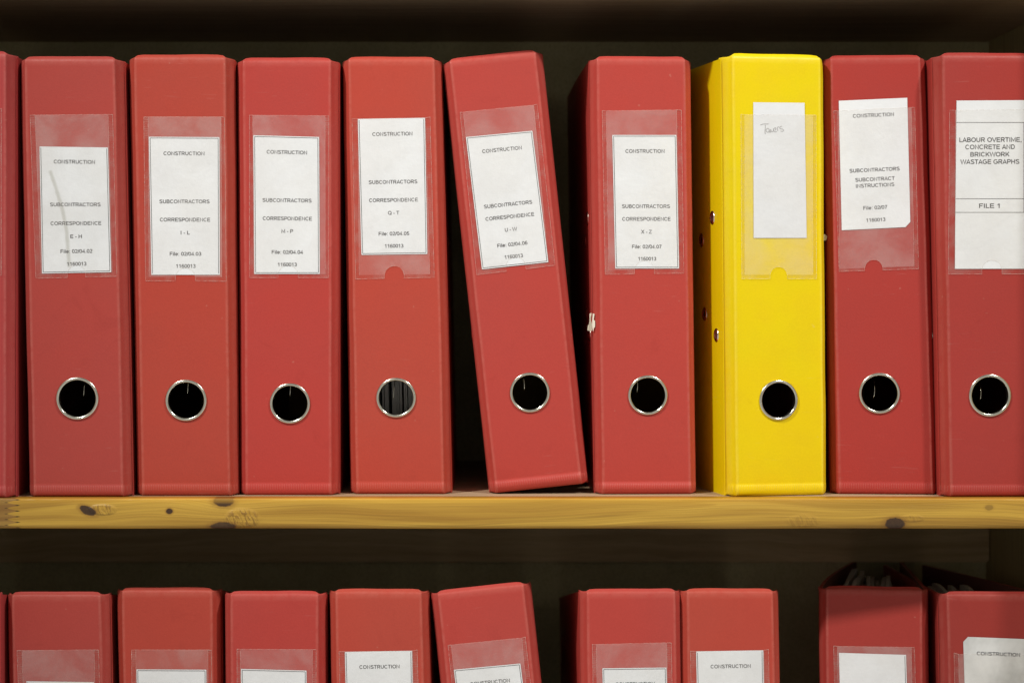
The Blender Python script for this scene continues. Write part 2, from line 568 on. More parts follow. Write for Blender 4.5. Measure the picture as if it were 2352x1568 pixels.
SW = 0.135
h = SW / 2
T1 = 1 - h
def oval(x0, x1):
    return arc((x0 + x1) / 2, 0.5, (x1 - x0) / 2, 0.5 - h, 90, 450, 24)
BOWL = lambda x0, x1, y0, y1: [(x0, y1), (x1 - (y1 - y0) / 2, y1)] + arc(x1 - (y1 - y0) / 2, (y0 + y1) / 2, (y1 - y0) / 2, (y1 - y0) / 2, 90, -90, 8)[1:] + [(x0, y0)]
S_CURVE = lambda x0, x1: arc((x0 + x1) / 2, 0.745, (x1 - x0) / 2 - 0.02, 0.255 - h, 20, 200, 9) + [((x0 + x1) / 2, 0.52)] + arc((x0 + x1) / 2, 0.265, (x1 - x0) / 2, 0.265 - h, 40, -165, 10)
GLYPHS = {
    'A': (0.93, [[(0.06, 0), (0.465, 0.97), (0.87, 0)], [(0.24, 0.30), (0.69, 0.30)]]),
    'B': (0.95, [[(0.165, 0), (0.165, 1)], BOWL(0.23, 0.74, 0.53, T1), BOWL(0.23, 0.80, h, 0.53)]),
    'C': (1.02, [arc(0.52, 0.5, 0.40, 0.5 - h, 42, 318, 20)]),
    'D': (1.02, [[(0.165, 0), (0.165, 1)], [(0.23, T1), (0.48, T1)] + arc(0.48, 0.5, 0.37, 0.5 - h, 90, -90, 14)[1:] + [(0.23, h)]]),
    'E': (0.93, [[(0.165, 0), (0.165, 1)], [(0.23, T1), (0.84, T1)], [(0.23, 0.52), (0.79, 0.52)], [(0.23, h), (0.86, h)]]),
    'F': (0.85, [[(0.165, 0), (0.165, 1)], [(0.23, T1), (0.80, T1)], [(0.23, 0.50), (0.72, 0.50)]]),
    'G': (1.09, [arc(0.54, 0.5, 0.43, 0.5 - h, 45, 350, 22), [(0.58, 0.45), (0.97, 0.45), (0.97, 0.15)]]),
    'H': (1.01, [[(0.165, 0), (0.165, 1)], [(0.845, 0), (0.845, 1)], [(0.23, 0.52), (0.78, 0.52)]]),
    'I': (0.39, [[(0.195, 0), (0.195, 1)]]),
    'K': (0.95, [[(0.165, 0), (0.165, 1)], [(0.22, 0.36), (0.84, 0.98)], [(0.42, 0.56), (0.87, 0.02)]]),
    'L': (0.78, [[(0.165, 1), (0.165, h), (0.74, h)]]),
    'M': (1.17, [[(0.165, 0), (0.165, 0.97), (0.585, 0.20), (1.005, 0.97), (1.005, 0)]]),
    'N': (1.01, [[(0.165, 0), (0.165, 0.96), (0.845, 0.04), (0.845, 1)]]),
    'O': (1.10, [oval(0.12, 0.98)]),
    'P': (0.93, [[(0.165, 0), (0.165, 1)], BOWL(0.23, 0.82, 0.45, T1)]),
    'Q': (1.10, [oval(0.12, 0.98), [(0.60, 0.27), (1.0, -0.02)]]),
    'R': (1.02, [[(0.165, 0), (0.165, 1)], BOWL(0.23, 0.84, 0.47, T1), [(0.52, 0.44), (0.90, 0.0)]]),
    'S': (0.93, [S_CURVE(0.12, 0.81)]),
    'T': (0.85, [[(0.03, T1), (0.82, T1)], [(0.425, 0), (0.425, 0.87)]]),
    'U': (1.01, [[(0.165, 1)] + arc(0.505, 0.36, 0.34, 0.36 - h, 180, 360, 12) + [(0.845, 1)]]),
    'V': (0.93, [[(0.05, 1), (0.465, 0.03), (0.88, 1)]]),
    'W': (1.32, [[(0.06, 1), (0.34, 0.03), (0.66, 0.95), (0.98, 0.03), (1.26, 1)]]),
    'X': (0.93, [[(0.09, 0), (0.84, 1)], [(0.09, 1), (0.84, 0)]]),
    'Z': (0.85, [[(0.08, T1), (0.73, T1), (0.09, h), (0.79, h)]]),
    '0': (0.777, [oval(0.11, 0.67)]),
    '1': (0.777, [[(0.46, 0), (0.46, 1)], [(0.40, 0.88), (0.15, 0.70)]]),
    '2': (0.777, [arc(0.385, 0.70, 0.26, 0.30 - h, 165, -30, 10) + [(0.12, h), (0.69, h)]]),
    '3': (0.777, [arc(0.38, 0.745, 0.23, 0.255 - h, 160, -80, 9) + arc(0.38, 0.28, 0.27, 0.28 - h, 80, -160, 9)[1:]]),
    '4': (0.777, [[(0.52, 0), (0.52, 0.95), (0.08, 0.27), (0.71, 0.27)]]),
    '5': (0.777, [[(0.63, T1), (0.24, T1), (0.17, 0.52)] + arc(0.38, 0.33, 0.27, 0.33 - h, 130, -160, 10)]),
    '6': (0.777, [arc(0.39, 0.32, 0.27, 0.32 - h, 90, -270, 16), arc(0.44, 0.45, 0.32, 0.55 - h, 50, 185, 10)]),
    '7': (0.777, [[(0.09, T1), (0.66, T1), (0.42, 0.5), (0.31, 0)]]),
    ':': (0.39, [[(0.195, 0), (0.195, 0.15)], [(0.195, 0.58), (0.195, 0.73)]]),
    '.': (0.39, [[(0.195, 0), (0.195, 0.15)]]),
    ',': (0.39, [[(0.195, 0.15), (0.195, 0), (0.14, -0.16)]]),
    '/': (0.39, [[(0.02, -0.02), (0.37, 1.02)]]),
    '-': (0.47, [[(0.06, 0.36), (0.41, 0.36)]]),
    'i': (0.33, [[(0.165, 0), (0.165, 0.74)], [(0.165, 0.86), (0.165, 1)]]),
    'l': (0.33, [[(0.165, 0), (0.165, 1)]]),
    'e': (0.777, [[(0.12, 0.37), (0.66, 0.37)] + arc(0.39, 0.37, 0.27, 0.37 - h, 10, 320, 16)]),
    ' ': (0.40, []),
}

def ribbon(pts, hw):
    P = [Vector((p[0], p[1])) for p in pts]
    L, Rr = [], []
    for i, p in enumerate(P):
        d0 = (P[i] - P[i - 1]).normalized() if i else None
        d1 = (P[i + 1] - P[i]).normalized() if i < len(P) - 1 else None
        if d0 is None: d0 = d1
        if d1 is None: d1 = d0
        n0 = Vector((-d0.y, d0.x))
        n1 = Vector((-d1.y, d1.x))
        m = n0 + n1
        if m.length < 1e-4:
            m = n0
        m.normalize()
        k = min(1.7, 1 / max(0.3, m.dot(n0)))
        L.append(p + m * hw * k)
        Rr.append(p - m * hw * k)
    return L, Rr

def text_bm(s, weight=1.45):
    vs, fs, x = [], [], 0.0
    for c in s:
        adv, strokes = GLYPHS[c]
        for st in strokes:
            L, Rr = ribbon(st, h * weight)
            n = len(vs)
            for a, b in zip(L, Rr):
                vs.append(Vector((x + a.x, a.y, 0)))
                vs.append(Vector((x + b.x, b.y, 0)))
            for i in range(len(L) - 1):
                fs.append((n + 2 * i, n + 2 * i + 1, n + 2 * i + 3, n + 2 * i + 2))
        x += adv
    return vs, fs

# ------------------------------------------------------------------ lever arch file
RED = (0.45, 0.052, 0.040)
LIVELY = 0.0

class LeverFile:
    """One file: picture measurements in, real geometry out (local frame: x right, y back, z up)."""
    def __init__(s, name, label, quad, top, Y, yaw=0.0, lean=0.0, z0=0.0, color=RED, seed=1, foot_step=0.00025,
                 group='red lever arch files', pinch=(0.004, 0.004), slope=0.0, cat='lever arch file', H=None):
        s.seed = seed
        xlt, xrt, xlb, xrb = quad
        ymid = 1138 if z0 == 0 else 2350
        Yq = Y + 0.0095
        pl = on_plane(xlb, 1138, (0, Yq, 0), Vector((0, 1, 0)))
        pr = on_plane(xrb, 1138, (0, Yq, 0), Vector((0, 1, 0)))
        tl = at(xlt, top, Yq)
        tr = at(xrt, top, Yq)
        cy = math.cos(math.radians(yaw))
        s.wb = (pr.x - pl.x) / cy
        s.wt = (tr.x - tl.x) / cy
        cx = (pl.x + pr.x) / 2
        s.shift = (tl.x + tr.x) / 2 - cx
        s.H = H if H else at(xlt, top, Y).z - z0
        s.lean = lean
        zl = 0.0
        if lean:
            s.shift = 0.0
            s.wt = s.wb
            zl = abs(math.sin(math.radians(lean))) * s.wb / 2
        s.root = empty(name, (cx, Y, z0 + zl), label, cat, group)
        s.root.rotation_euler = (0, math.radians(lean), math.radians(yaw))
        s.M = Matrix.Translation((cx, Y, z0 + zl)) @ s.root.rotation_euler.to_matrix().to_4x4()
        s.Mi = s.M.inverted()
        if color[1] < 0.2:
            color = (color[0], color[1] * 1.05, color[2] * 0.99)
        s.color = (*color, 1)
        s.foot_step = foot_step
        s.pinch = pinch
        s.slope = slope

    def loc(s, px, py):
        n = (s.M.to_3x3() @ Vector((0, 1, 0)))
        p = on_plane(px, py, s.M.translation, n)
        q = s.Mi @ p
        return Vector((q.x, 0, q.z))

    def W(s, z):
        return s.wb + (s.wt - s.wb) * z / s.H

    def C(s, z):
        return s.shift * z / s.H

    def part(s, name, bm, mats, parent=None, smooth=False, normals=True):
        o = new_obj(name, bm, mats, parent or s.root, smooth, normals)
        o.color = s.color
        return o

    def prof(s, e):
        """depth of the spine's front at distance e (m) from its side"""
        pts = [(0.0, 0.0105), (0.0005, 0.0078), (0.0014, 0.0060), (0.0024, 0.0044), (0.0040, 0.0026), (0.0053, 0.0012), (0.0060, 0.0001), (0.0066, -0.00028), (0.0074, -0.0001), (0.0088, 0.0), (1, 0.0)]
        e = e / 0.82
        for (a, ya), (b, yb) in zip(pts, pts[1:]):
            if e <= b:
                return ya + (yb - ya) * (e - a) / (b - a)
        return 0.0

    def build_spine(s, ring):
        hx, hz, hr = ring
        H, wb = s.H, s.wb
        zmid = hz
        k = wb / s.W(hz)
        x0 = (hx - s.C(hz)) * k
        hs = 0.0185
        edge = [0.82 * e for e in (0.0, 0.0005, 0.0014, 0.0024, 0.0040, 0.0053, 0.0060, 0.0066, 0.0074, 0.0088)]
        xs = [-wb / 2 + e for e in edge]
        def span(a, b, n):
            return [a + (b - a) * i / n for i in range(1, n + 1)]
        xs += span(-wb / 2 + edge[-1], x0 - hs, 3) + span(x0 - hs, x0 + hs, 8) + span(x0 + hs, wb / 2 - edge[-1], 3)
        xs += [wb / 2 - e for e in edge[::-1][1:]]
        lip = 0.0014
        Hs = H - lip
        st = s.foot_step
        zs = [(0.0, 0.0038), (0.0003, 0.0018), (0.0010, 0.0007), (0.0020, 0.0001), (0.0032, -st * 0.4), (0.0040, -st), (0.0080, -st), (0.0083, 0.0), (0.010, 0.0)]
        zs += [(z, 0.0) for z in span(0.010, hz - hs, 6)] + [(z, 0.0) for z in span(hz - hs, hz + hs, 8)] + [(z, 0.0) for z in span(hz + hs, Hs - 0.006, 24)]
        zs += [(Hs - 0.003, 0.00005), (Hs - 0.0016, 0.0003), (Hs - 0.0007, 0.0008), (Hs - 0.0001, 0.0016), (Hs + 0.0001, 0.0022), (H - 0.0003, 0.0025), (H, 0.0030), (H, 0.0036)]
        bm = bmesh.new()
        wl = bm.verts.layers.float.new('wear')
        sd = s.seed
        def sstep(a, b, v):
            q = min(1.0, max(0.0, (v - a) / (b - a)))
            return q * q * (3 - 2 * q)
        def pos(x, z, dz):
            # x is the reference x; returns local point and wear
            w = s.W(z)
            X = s.C(z) + x * (w / wb)
            e = wb / 2 - abs(x)
            y = s.prof(e) + dz
            flat = min(1.0, max(0.0, (e - 0.005) / 0.012))
            n = noise.noise(Vector((X * 16 + sd * 7.1, z * 9, sd * 3.3))) * 0.00012 + 0.00012
            n += noise.noise(Vector((X * 45 + sd * 7.1, z * 30, sd * 5.3))) * 0.00004 + 0.00004
            y += n * (0.25 + 0.75 * flat)
            # tiny waves along the outer edges
            X += noise.noise(Vector((sd * 9.1 + (1 if x > 0 else -1), z * 24, 2.2))) * 0.0004 * (1 - flat)
            wear = 0.0
            if 0.0046 < e < 0.0064:
                wear = 0.28
            if z > Hs - 0.004 and z < Hs:
                wear = max(wear, 0.18)
            if e < 0.002:
                wear = max(wear, 0.15)
            # corners at the top are turned in
            zz = z
            if z > H - 0.014:
                q = (z - (H - 0.014)) / 0.014
                if e < 0.006:
                    y += 0.0035 * q * q * (1 - e / 0.006)
                    zz -= 0.0008 * q * (1 - e / 0.006)
            if z > Hs - 0.0002:
                k9 = sstep(0.0030, 0.0085, e)
                zz = (Hs - 0.0010) + (zz - (Hs - 0.0010)) * k9 + 0.0004 * noise.noise(Vector((x * 300, sd, 1))) * (1 - k9)
                zz += 0.0004 * noise.noise(Vector((x * 40, sd, 5)))
            if z < 0.006 and e < 0.004:
                zz += 0.0012 * (1 - z / 0.006) * (1 - e / 0.004)
            return Vector((X, y, zz)), wear
        grid = {}
        ix0 = min(range(len(xs)), key=lambda i: abs(xs[i] - (x0 - hs)))
        ix1 = min(range(len(xs)), key=lambda i: abs(xs[i] - (x0 + hs)))
        iz0 = min(range(len(zs)), key=lambda i: abs(zs[i][0] - (hz - hs)))
        iz1 = min(range(len(zs)), key=lambda i: abs(zs[i][0] - (hz + hs)))
        for i, x in enumerate(xs):
            for j, (z, dz) in enumerate(zs):
                if ix0 < i < ix1 and iz0 < j < iz1:
                    continue
                p, w = pos(x, z, dz)
                v = bm.verts.new(p)
                v[wl] = w
                grid[i, j] = v
        for i in range(len(xs) - 1):
            for j in range(len(zs) - 1):
                if ix0 <= i < ix1 and iz0 <= j < iz1:
                    continue
                bm.faces.new((grid[i, j], grid[i + 1, j], grid[i + 1, j + 1], grid[i, j + 1]))
        per = [(i, iz0) for i in range(ix0, ix1)] + [(ix1, j) for j in range(iz0, iz1)] + [(i, iz1) for i in range(ix1, ix0, -1)] + [(ix0, j) for j in range(iz1, iz0, -1)]
        pv = [grid[q] for q in per]
        n = len(pv)
        c = Vector((hx, 0, hz))
        prev = pv
        for f in (0.45, 0.8, 1.0):
            cur = []
            for v in pv:
                a = math.atan2(v.co.z - hz, v.co.x - hx)
                tgt = Vector((hx + hr * math.cos(a), v.co.y, hz + hr * math.sin(a)))
                nv = bm.verts.new(v.co.lerp(tgt, f))
                cur.append(nv)
            for k2 in range(n):
                bm.faces.new((prev[k2], prev[(k2 + 1) % n], cur[(k2 + 1) % n], cur[k2]))
            prev = cur
        for f in bm.faces:
            f.normal_update()
        # make the front face the camera (normals towards -y)
        tot = sum(f.normal.y * f.calc_area() for f in bm.faces)
        if tot > 0:
            bmesh.ops.reverse_faces(bm, faces=bm.faces[:])
        o = s.part('spine', bm, M_PVC, smooth=True, normals=False)
        m = o.modifiers.new('thickness', 'SOLIDIFY')
        m.thickness = 0.0022
        m.offset = -1
        return o

    def build_covers(s, rivets):
        D = 0.287
        th = 0.0027
        for side in (-1, 1):
            bm = bmesh.new()
            ys = [0.0112, 0.0118, 0.013, 0.03, 0.07, 0.12, 0.18, 0.24, D - 0.01, D - 0.002, D]
            zs = [0.0, 0.0012, 0.05, 0.11, 0.17, 0.23, s.H - 0.03, s.H - 0.0044, s.H - 0.0032]
            lay = {}
            pin = s.pinch[0 if side < 0 else 1]
            for i, y in enumerate(ys):
                for j, z in enumerate(zs):
                    if j > 5:
                        z -= s.slope * (y - 0.011)
                    inn = pin * (y / D) ** 1.3
                    bow = 0.0012 * math.sin(math.pi * min(1, y / D)) * (0.6 + 0.4 * noise.noise(Vector((s.seed, z * 6, side))))
                    for k, off in enumerate((0.0, th)):
                        zz = z
                        if i == 0 or i == len(ys) - 1:
                            zz = min(max(z, 0.0006), s.H - 0.0038)
                        x = s.C(z) + side * (s.W(z) / 2 + 0.0003 - inn + bow - off - (0.0004 if i == 0 and k == 0 else 0))
                        lay[i, j, k] = bm.verts.new((x, y, zz))
            ni, nj = len(ys), len(zs)
            for k in (0, 1):
                for i in range(ni - 1):
                    for j in range(nj - 1):
                        f = bm.faces.new((lay[i, j, k], lay[i + 1, j, k], lay[i + 1, j + 1, k], lay[i, j + 1, k]))
                        f.material_index = k
            for i in range(ni - 1):
                for j in (0, nj - 1):
                    bm.faces.new((lay[i, j, 0], lay[i + 1, j, 0], lay[i + 1, j, 1], lay[i, j, 1]))
            for j in range(nj - 1):
                for i in (0, ni - 1):
                    bm.faces.new((lay[i, j, 0], lay[i, j + 1, 0], lay[i, j + 1, 1], lay[i, j, 1]))
            cv = s.part('cover', bm, [M_PVC, M_DARKIN])
            for (ry, rz) in rivets:
                if side > 0 and ry < 0.05:
                    continue
                inn = pin * (ry / D) ** 1.3
                bow = 0.0012 * math.sin(math.pi * min(1, ry / D)) * (0.6 + 0.4 * noise.noise(Vector((s.seed, rz * 6, side))))
                X = s.C(rz) + side * (s.W(rz) / 2 + 0.0003 - inn + bow)
                bm = bmesh.new()
                prof = [(0.0052, -0.0004), (0.0050, 0.0005), (0.0040, 0.0010), (0.0030, 0.0009), (0.0026, 0.0002), (0.0, 0.0001)]
                rings = []
                for r, h in prof:
                    if r == 0:
                        rings.append([bm.verts.new((X + side * h, ry, rz))])
                    else:
                        rings.append([bm.verts.new((X + side * h, ry + r * math.cos(a * math.pi / 8), rz + r * math.sin(a * math.pi / 8))) for a in range(16)])
                for a, b in zip(rings, rings[1:]):
                    for q in range(16):
                        if len(b) == 1:
                            bm.faces.new((a[q], a[(q + 1) % 16], b[0])).material_index = 1
                        else:
                            bm.faces.new((a[q], a[(q + 1) % 16], b[(q + 1) % 16], b[q]))
                s.part('rivet', bm, [M_METAL, M_EYE], cv, smooth=True)

    def build_ring(s, ring, Rout):
        hx, hz, hr = ring
        ri, ro = Rout * 0.845, Rout
        w = ro - ri
        prof = [(ri + 0.0004, 0.0050), (ri + 0.0001, 0.0026), (ri, 0.0008)]
        for k in range(9):
            a = math.radians(180 - 180 * k / 8)
            prof.append((ri + w / 2 + w / 2 * math.cos(a), -0.0001 - 0.00115 * math.sin(a)))
        prof.append((ro - 0.0001, 0.0008))
        bm = bmesh.new()
        N = 64
        rings = [[bm.verts.new((hx + r * math.cos(2 * math.pi * k / N), y, hz + r * math.sin(2 * math.pi * k / N))) for k in range(N)] for r, y in prof]
        for a, b in zip(rings, rings[1:]):
            for k in range(N):
                bm.faces.new((a[k], a[(k + 1) % N], b[(k + 1) % N], b[k]))
        o = s.part('finger_ring', bm, M_METAL, smooth=True, normals=False)
        return o

    def build_arch(s, ring, px, py):
        """the end of the lever mechanism's wire, seen through the finger hole"""
        p = s.loc(px, py)
        x, z = p.x, p.z
        bm = bmesh.new()
        pts = [(x + 0.0006, 0.090, z + 0.012), (x + 0.0006, 0.05, z + 0.011), (x + 0.0005, 0.014, z + 0.0085), (x + 0.0004, 0.0075, z + 0.006), (x + 0.0003, 0.0056, z + 0.003),
               (x + 0.0001, 0.0052, z), (x - 0.0002, 0.0058, z - 0.003), (x - 0.0008, 0.0085, z - 0.0046)]
        tube(bm, pts, 0.00035, 8, [0.0009, 0.0009, 0.0005, 0.0002, 0.0002, 0.00021, 0.0002, 0.0001])
        s.part('arch_wire', bm, M_METAL, smooth=True)
        bm = bmesh.new()
        zc = 0.158
        box(bm, s.C(zc) + s.W(zc) / 2 - 0.009, s.C(zc) + s.W(zc) / 2 - 0.006, 0.055, 0.13, zc - 0.06, zc + 0.06)
        bmesh.ops.bevel(bm, geom=bm.edges[:], offset=0.001, segments=2, affect='EDGES')
        s.part('arch_plate', bm, M_METAL)

    def build_pocket(s, otl, itl, itr, otr, obl, ibl, ibr, obr, notch, hw):
        P = {k: s.loc(*v) for k, v in dict(otl=otl, itl=itl, itr=itr, otr=otr, obl=obl, ibl=ibl, ibr=ibr, obr=obr).items()}
        yF = -0.00050
        nc = s.loc(notch, ibl[1] + (ibr[1] - ibl[1]) * (notch - ibl[0]) / (ibr[0] - ibl[0]))
        nr = hw * 0.000315
        ex = (P['ibr'] - P['ibl']).normalized()
        ez = Vector((-ex.z, 0, ex.x))
        bm = bmesh.new()
        # the film as a grid so that it can bulge a little; the thumb notch is a bite out of the bottom
        arc = [nc + ex * (-nr * math.cos(a * math.pi / 12)) + ez * (nr * 0.92 * math.sin(a * math.pi / 12)) for a in range(13)]
        ztop = 1.0
        nx = 12
        # band above the notch: top edge -> line at notch height
        hfrac = (nr * 1.15) / (P['itl'] - P['ibl']).length
        L1 = P['ibl'].lerp(P['itl'], hfrac)
        R1 = P['ibr'].lerp(P['itr'], hfrac)
        def film(p, u, v):
            b = 0.0002 * math.sin(math.pi * u) * (0.4 + 0.6 * v) + 0.0003 * noise.noise(Vector((p.x * 70, p.z * 40, s.seed * 3)))
            edge = min(1.0, 8 * min(u, 1 - u))
            return Vector((p.x, yF - max(0.0, b) * edge, p.z))
        rows = []
        nv = 16
        for j in range(nv + 1):
            v = j / nv
            a = L1.lerp(P['itl'], v)
            b = R1.lerp(P['itr'], v)
            rows.append([bm.verts.new(film(a.lerp(b, i / nx), i / nx, v)) for i in range(nx + 1)])
        for j in range(nv):
            for i in range(nx):
                bm.faces.new((rows[j][i], rows[j][i + 1], rows[j + 1][i + 1], rows[j + 1][i]))
        # below: two lobes left and right of the notch, stitched to the first row
        lower = [Vector((P['ibl'].x, yF, P['ibl'].z))]
        pl = [bm.verts.new((P['ibl'].x, yF, P['ibl'].z))]
        av = [bm.verts.new((q.x, yF, q.z)) for q in arc]
        pr = [bm.verts.new((P['ibr'].x, yF, P['ibr'].z))]
        bm.faces.new(pl + av + pr + rows[0][::-1])
        pk = s.part('label_pocket', bm, M_FILM, smooth=True)
        # welded seams
        bm = bmesh.new()
        y0, y1 = -0.0001, -0.00045
        def ribs(a0, b0, a1, b1, pitch=0.00165):
            L = ((b0 - a0).length + (b1 - a1).length) / 2
            n = max(2, int(L / pitch))
            prev = None
            for i in range(n * 4 + 1):
                f = i / (n * 4)
                ph = i % 4
                y = (y0, y1, y1, y0)[ph]
                p = a0.lerp(b0, f)
                q = a1.lerp(b1, f)
                cur = (bm.verts.new((p.x, y, p.z)), bm.verts.new((q.x, y, q.z)))
                if prev:
                    bm.faces.new((prev[0], prev[1], cur[1], cur[0])).material_index = 0
                prev = cur
        lat = (P['otl'] - P['itl'])
        ribs(P['otl'], P['obl'], P['itl'], P['ibl'])
        ribs(P['itr'], P['ibr'], P['otr'], P['obr'])
        w = nr * 1.05
        nb = nc + (P['obl'] - P['ibl'] + P['obr'] - P['ibr']) / 2
        nb = Vector((nc.x, 0, 0)) + Vector((0, 0, P['obl'].z + (P['obr'].z - P['obl'].z) * (nc.x - P['obl'].x) / (P['obr'].x - P['obl'].x)))
        ribs(P['ibl'], nc - ex * w, P['obl'], nb - ex * w)
        ribs(nc + ex * w, P['ibr'], nb + ex * w, P['obr'])
        # fine raised edges
        def edge(pts, r=0.00016):
            tube(bm2, [(p.x, -0.00045, p.z) for p in pts], r, 5)
        bm2 = bmesh.new()
        def line(a, b, n=10):
            return [a.lerp(b, i / n) for i in range(n + 1)]
        edge(line(P['otl'], P['obl']))
        edge(line(P['otr'], P['obr']))
        edge(line(P['itl'], P['ibl']), 0.00011)
        edge(line(P['itr'], P['ibr']), 0.00011)
        edge(line(P['otl'], P['itl'], 3))
        edge(line(P['otr'], P['itr'], 3))
        edge(line(P['itl'], P['itr']), 0.00010)
        edge(line(P['obl'], nb - ex * w))
        edge(line(nb + ex * w, P['obr']))
        edge(line(nb - ex * w, nc - ex * w, 3) + arc[1:-1] + line(nc + ex * w, nb + ex * w, 3), 0.00014)
        s.part('welded_seam', bm, M_SEAM, pk)
        s.part('film_edge', bm2, M_EDGE, pk, smooth=True)

    def build_label(s, tl, tr, br, bl, texts=(), border='', lines=(), strokes=(), fold=None, mat=None, crease=False, cutcorner=None, lw=0.00042):
        A, B, Cc, Dd = (s.loc(*q) for q in (tl, tr, br, bl))
        yL = -0.00020
        bm = bmesh.new()
        nx, nz = 14, 26
        grid = {}
        def surf(u, v):
            p = A.lerp(B, u).lerp(Dd.lerp(Cc, u), v)
            y = yL - 0.00008 + 0.000015 * noise.noise(Vector((p.x * 60, p.z * 35, s.seed * 2.7)))
            return Vector((p.x, y, p.z))
        def crz(u, v):
            # a long crease running down the paper
            if not crease:
                return 0.0
            uc = 0.20 + 0.26 * v ** 0.8
            d = (u - uc) / 0.035
            return -0.00001 * math.exp(-d * d) * min(1, v * 3)
        us = [i / nx for i in range(nx + 1)]
        if crease:
            nx = 14
            us = [i / nx for i in range(nx + 1)]
        for k, off in enumerate((0.0, 0.00014)):
            for i, u in enumerate(us):
                for j in range(nz + 1):
                    p = surf(u, j / nz)
                    p.y += off + crz(u, j / nz)
                    grid[i, j, k] = bm.verts.new(p)
        for k in (0, 1):
            for i in range(nx):
                for j in range(nz):
                    if cutcorner == 'br' and i == nx - 1 and j == nz - 1:
                        q = (grid[i, j, k], grid[i + 1, j, k], grid[i, j + 1, k])
                    elif cutcorner == 'tl' and i == 0 and j == 0:
                        q = (grid[i + 1, j, k], grid[i + 1, j + 1, k], grid[i, j + 1, k])
                    else:
                        q = (grid[i, j, k], grid[i + 1, j, k], grid[i + 1, j + 1, k], grid[i, j + 1, k])
                    bm.faces.new(q)
        lb = s.part('label', bm, mat or M_PAPER, smooth=True)
        yT = yL - 0.000125
        bm = bmesh.new()
        ang = None
        tb = (B - A).normalized()
        bb = (Cc - Dd).normalized()
        for item in texts:
            string, cx, cyy, wid = item[:4]
            c = s.loc(cx, cyy)
            v = (A.z - c.z) / max(1e-6, (A.z - Dd.z))
            ex = tb.lerp(bb, min(1, max(0, v))).normalized()
            if len(item) > 4 and item[4] is not None:
                a = math.radians(item[4])
                ex = Vector((math.cos(a), 0, math.sin(a)))
            ez = Vector((-ex.z, 0, ex.x))
            vs, fs = text_bm(string)
            x0 = min(p.x for p in vs)
            x1 = max(p.x for p in vs)
            capref = [p.y for p in vs]
            yc = (CAP0 + CAP1) / 2
            capz = (8.3 if len(item) < 6 else item[5]) * 0.000315
            sz = capz / (CAP1 - CAP0)
            sc = (s.loc(cx + wid / 2, cyy) - s.loc(cx - wid / 2, cyy)).length / (x1 - x0)
            nv = []
            for p in vs:
                q = c + ex * ((p.x - (x0 + x1) / 2) * sc) + ez * ((p.y - yc) * sz)
                nv.append(bm.verts.new((q.x, yT, q.z)))
            for f in fs:
                try:
                    bm.faces.new([nv[i] for i in f])
                except ValueError:
                    pass
        def rule(a, b, w=lw):
            d = (b - a).normalized()
            n = Vector((-d.z, 0, d.x)) * (w / 2)
            q = [a + n, a - n, b - n, b + n]
            bm.faces.new([bm.verts.new((p.x, yT, p.z)) for p in q])
        ins = 0.0009
        if border:
            ux = (B - A).normalized()
            uz = (A - Dd).normalized()
            a, b, c, d = A + ux * ins - uz * ins, B - ux * ins - uz * ins, Cc - ux * ins + uz * ins, Dd + ux * ins + uz * ins
            if 'l' in border: rule(d, a)
            if 'r' in border: rule(c, b)
            if 't' in border: rule(a, b)
            if 'b' in border: rule(d, c)
        for (p, q) in lines:
            rule(s.loc(*p), s.loc(*q))
        nm = 'lettering'
        if strokes:
            nm = 'handwriting'
            for st in strokes:
                pts = [s.loc(*p) for p in st]
                # smooth the stroke
                sm = []
                for i in range(len(pts) - 1):
                    p0 = pts[max(0, i - 1)]; p1 = pts[i]; p2 = pts[i + 1]; p3 = pts[min(len(pts) - 1, i + 2)]
                    for k in range(5):
                        f = k / 5
                        sm.append(0.5 * ((2 * p1) + (p2 - p0) * f + (2 * p0 - 5 * p1 + 4 * p2 - p3) * f * f + (3 * p1 - p0 - 3 * p2 + p3) * f ** 3))
                sm.append(pts[-1])
                prev = None
                for i, p in enumerate(sm):
                    d = (sm[min(i + 1, len(sm) - 1)] - sm[max(i - 1, 0)]).normalized()
                    n = Vector((-d.z, 0, d.x)) * 0.00026
                    cur = (bm.verts.new((p.x + n.x, yT, p.z + n.z)), bm.verts.new((p.x - n.x, yT, p.z - n.z)))
                    if prev:
                        bm.faces.new((prev[0], prev[1], cur[1], cur[0]))
                    prev = cur
        if len(bm.faces):
            s.part(nm, bm, M_PENCIL if strokes else M_INK, lb)
        else:
            bm.free()
        return lb

    def build_papers(s, x0=-0.026, x1=0.022, y0=0.05, y1=0.262, ztop=0.296, n=9, ragged=0.004, tight=0.5):
        rnd = random.Random(s.seed * 13)
        bm = bmesh.new()
        x = x0
        step = (x1 - x0) / n
        for i in range(n):
            t = step * rnd.uniform(tight, min(0.985, tight + 0.4))
            z1 = ztop + rnd.uniform(-ragged, ragged)
            ya = y0 + rnd.uniform(-0.002, 0.002) * (1.0 if tight < 0.9 else 0.5)
            yb = y1 + rnd.uniform(-0.006, 0.006)
            ny = 8
            vs = {}
            ph = rnd.uniform(0, 6)
            for j in range(ny + 1):
                f = j / ny
                y = ya + (yb - ya) * f
                xo = 0.0015 * math.sin(f * 3 + ph) + ((s.pinch[0] - s.pinch[1]) * 0.5 * (y / 0.287) ** 1.3) - (s.pinch[0] + s.pinch[1]) * 0.45 * (y / 0.287) ** 1.3 * (x / 0.033)
                zo = 0.0022 * math.sin(f * 7 + ph * 2) * (1 if ragged > 0.003 else 0.3)
                for a in (0, 1):
                    for b in (0, 1):
                        z = (0.006 if b == 0 else z1 + zo)
                        vs[j, a, b] = bm.verts.new((s.C(z) + x + xo + a * t, y, z))
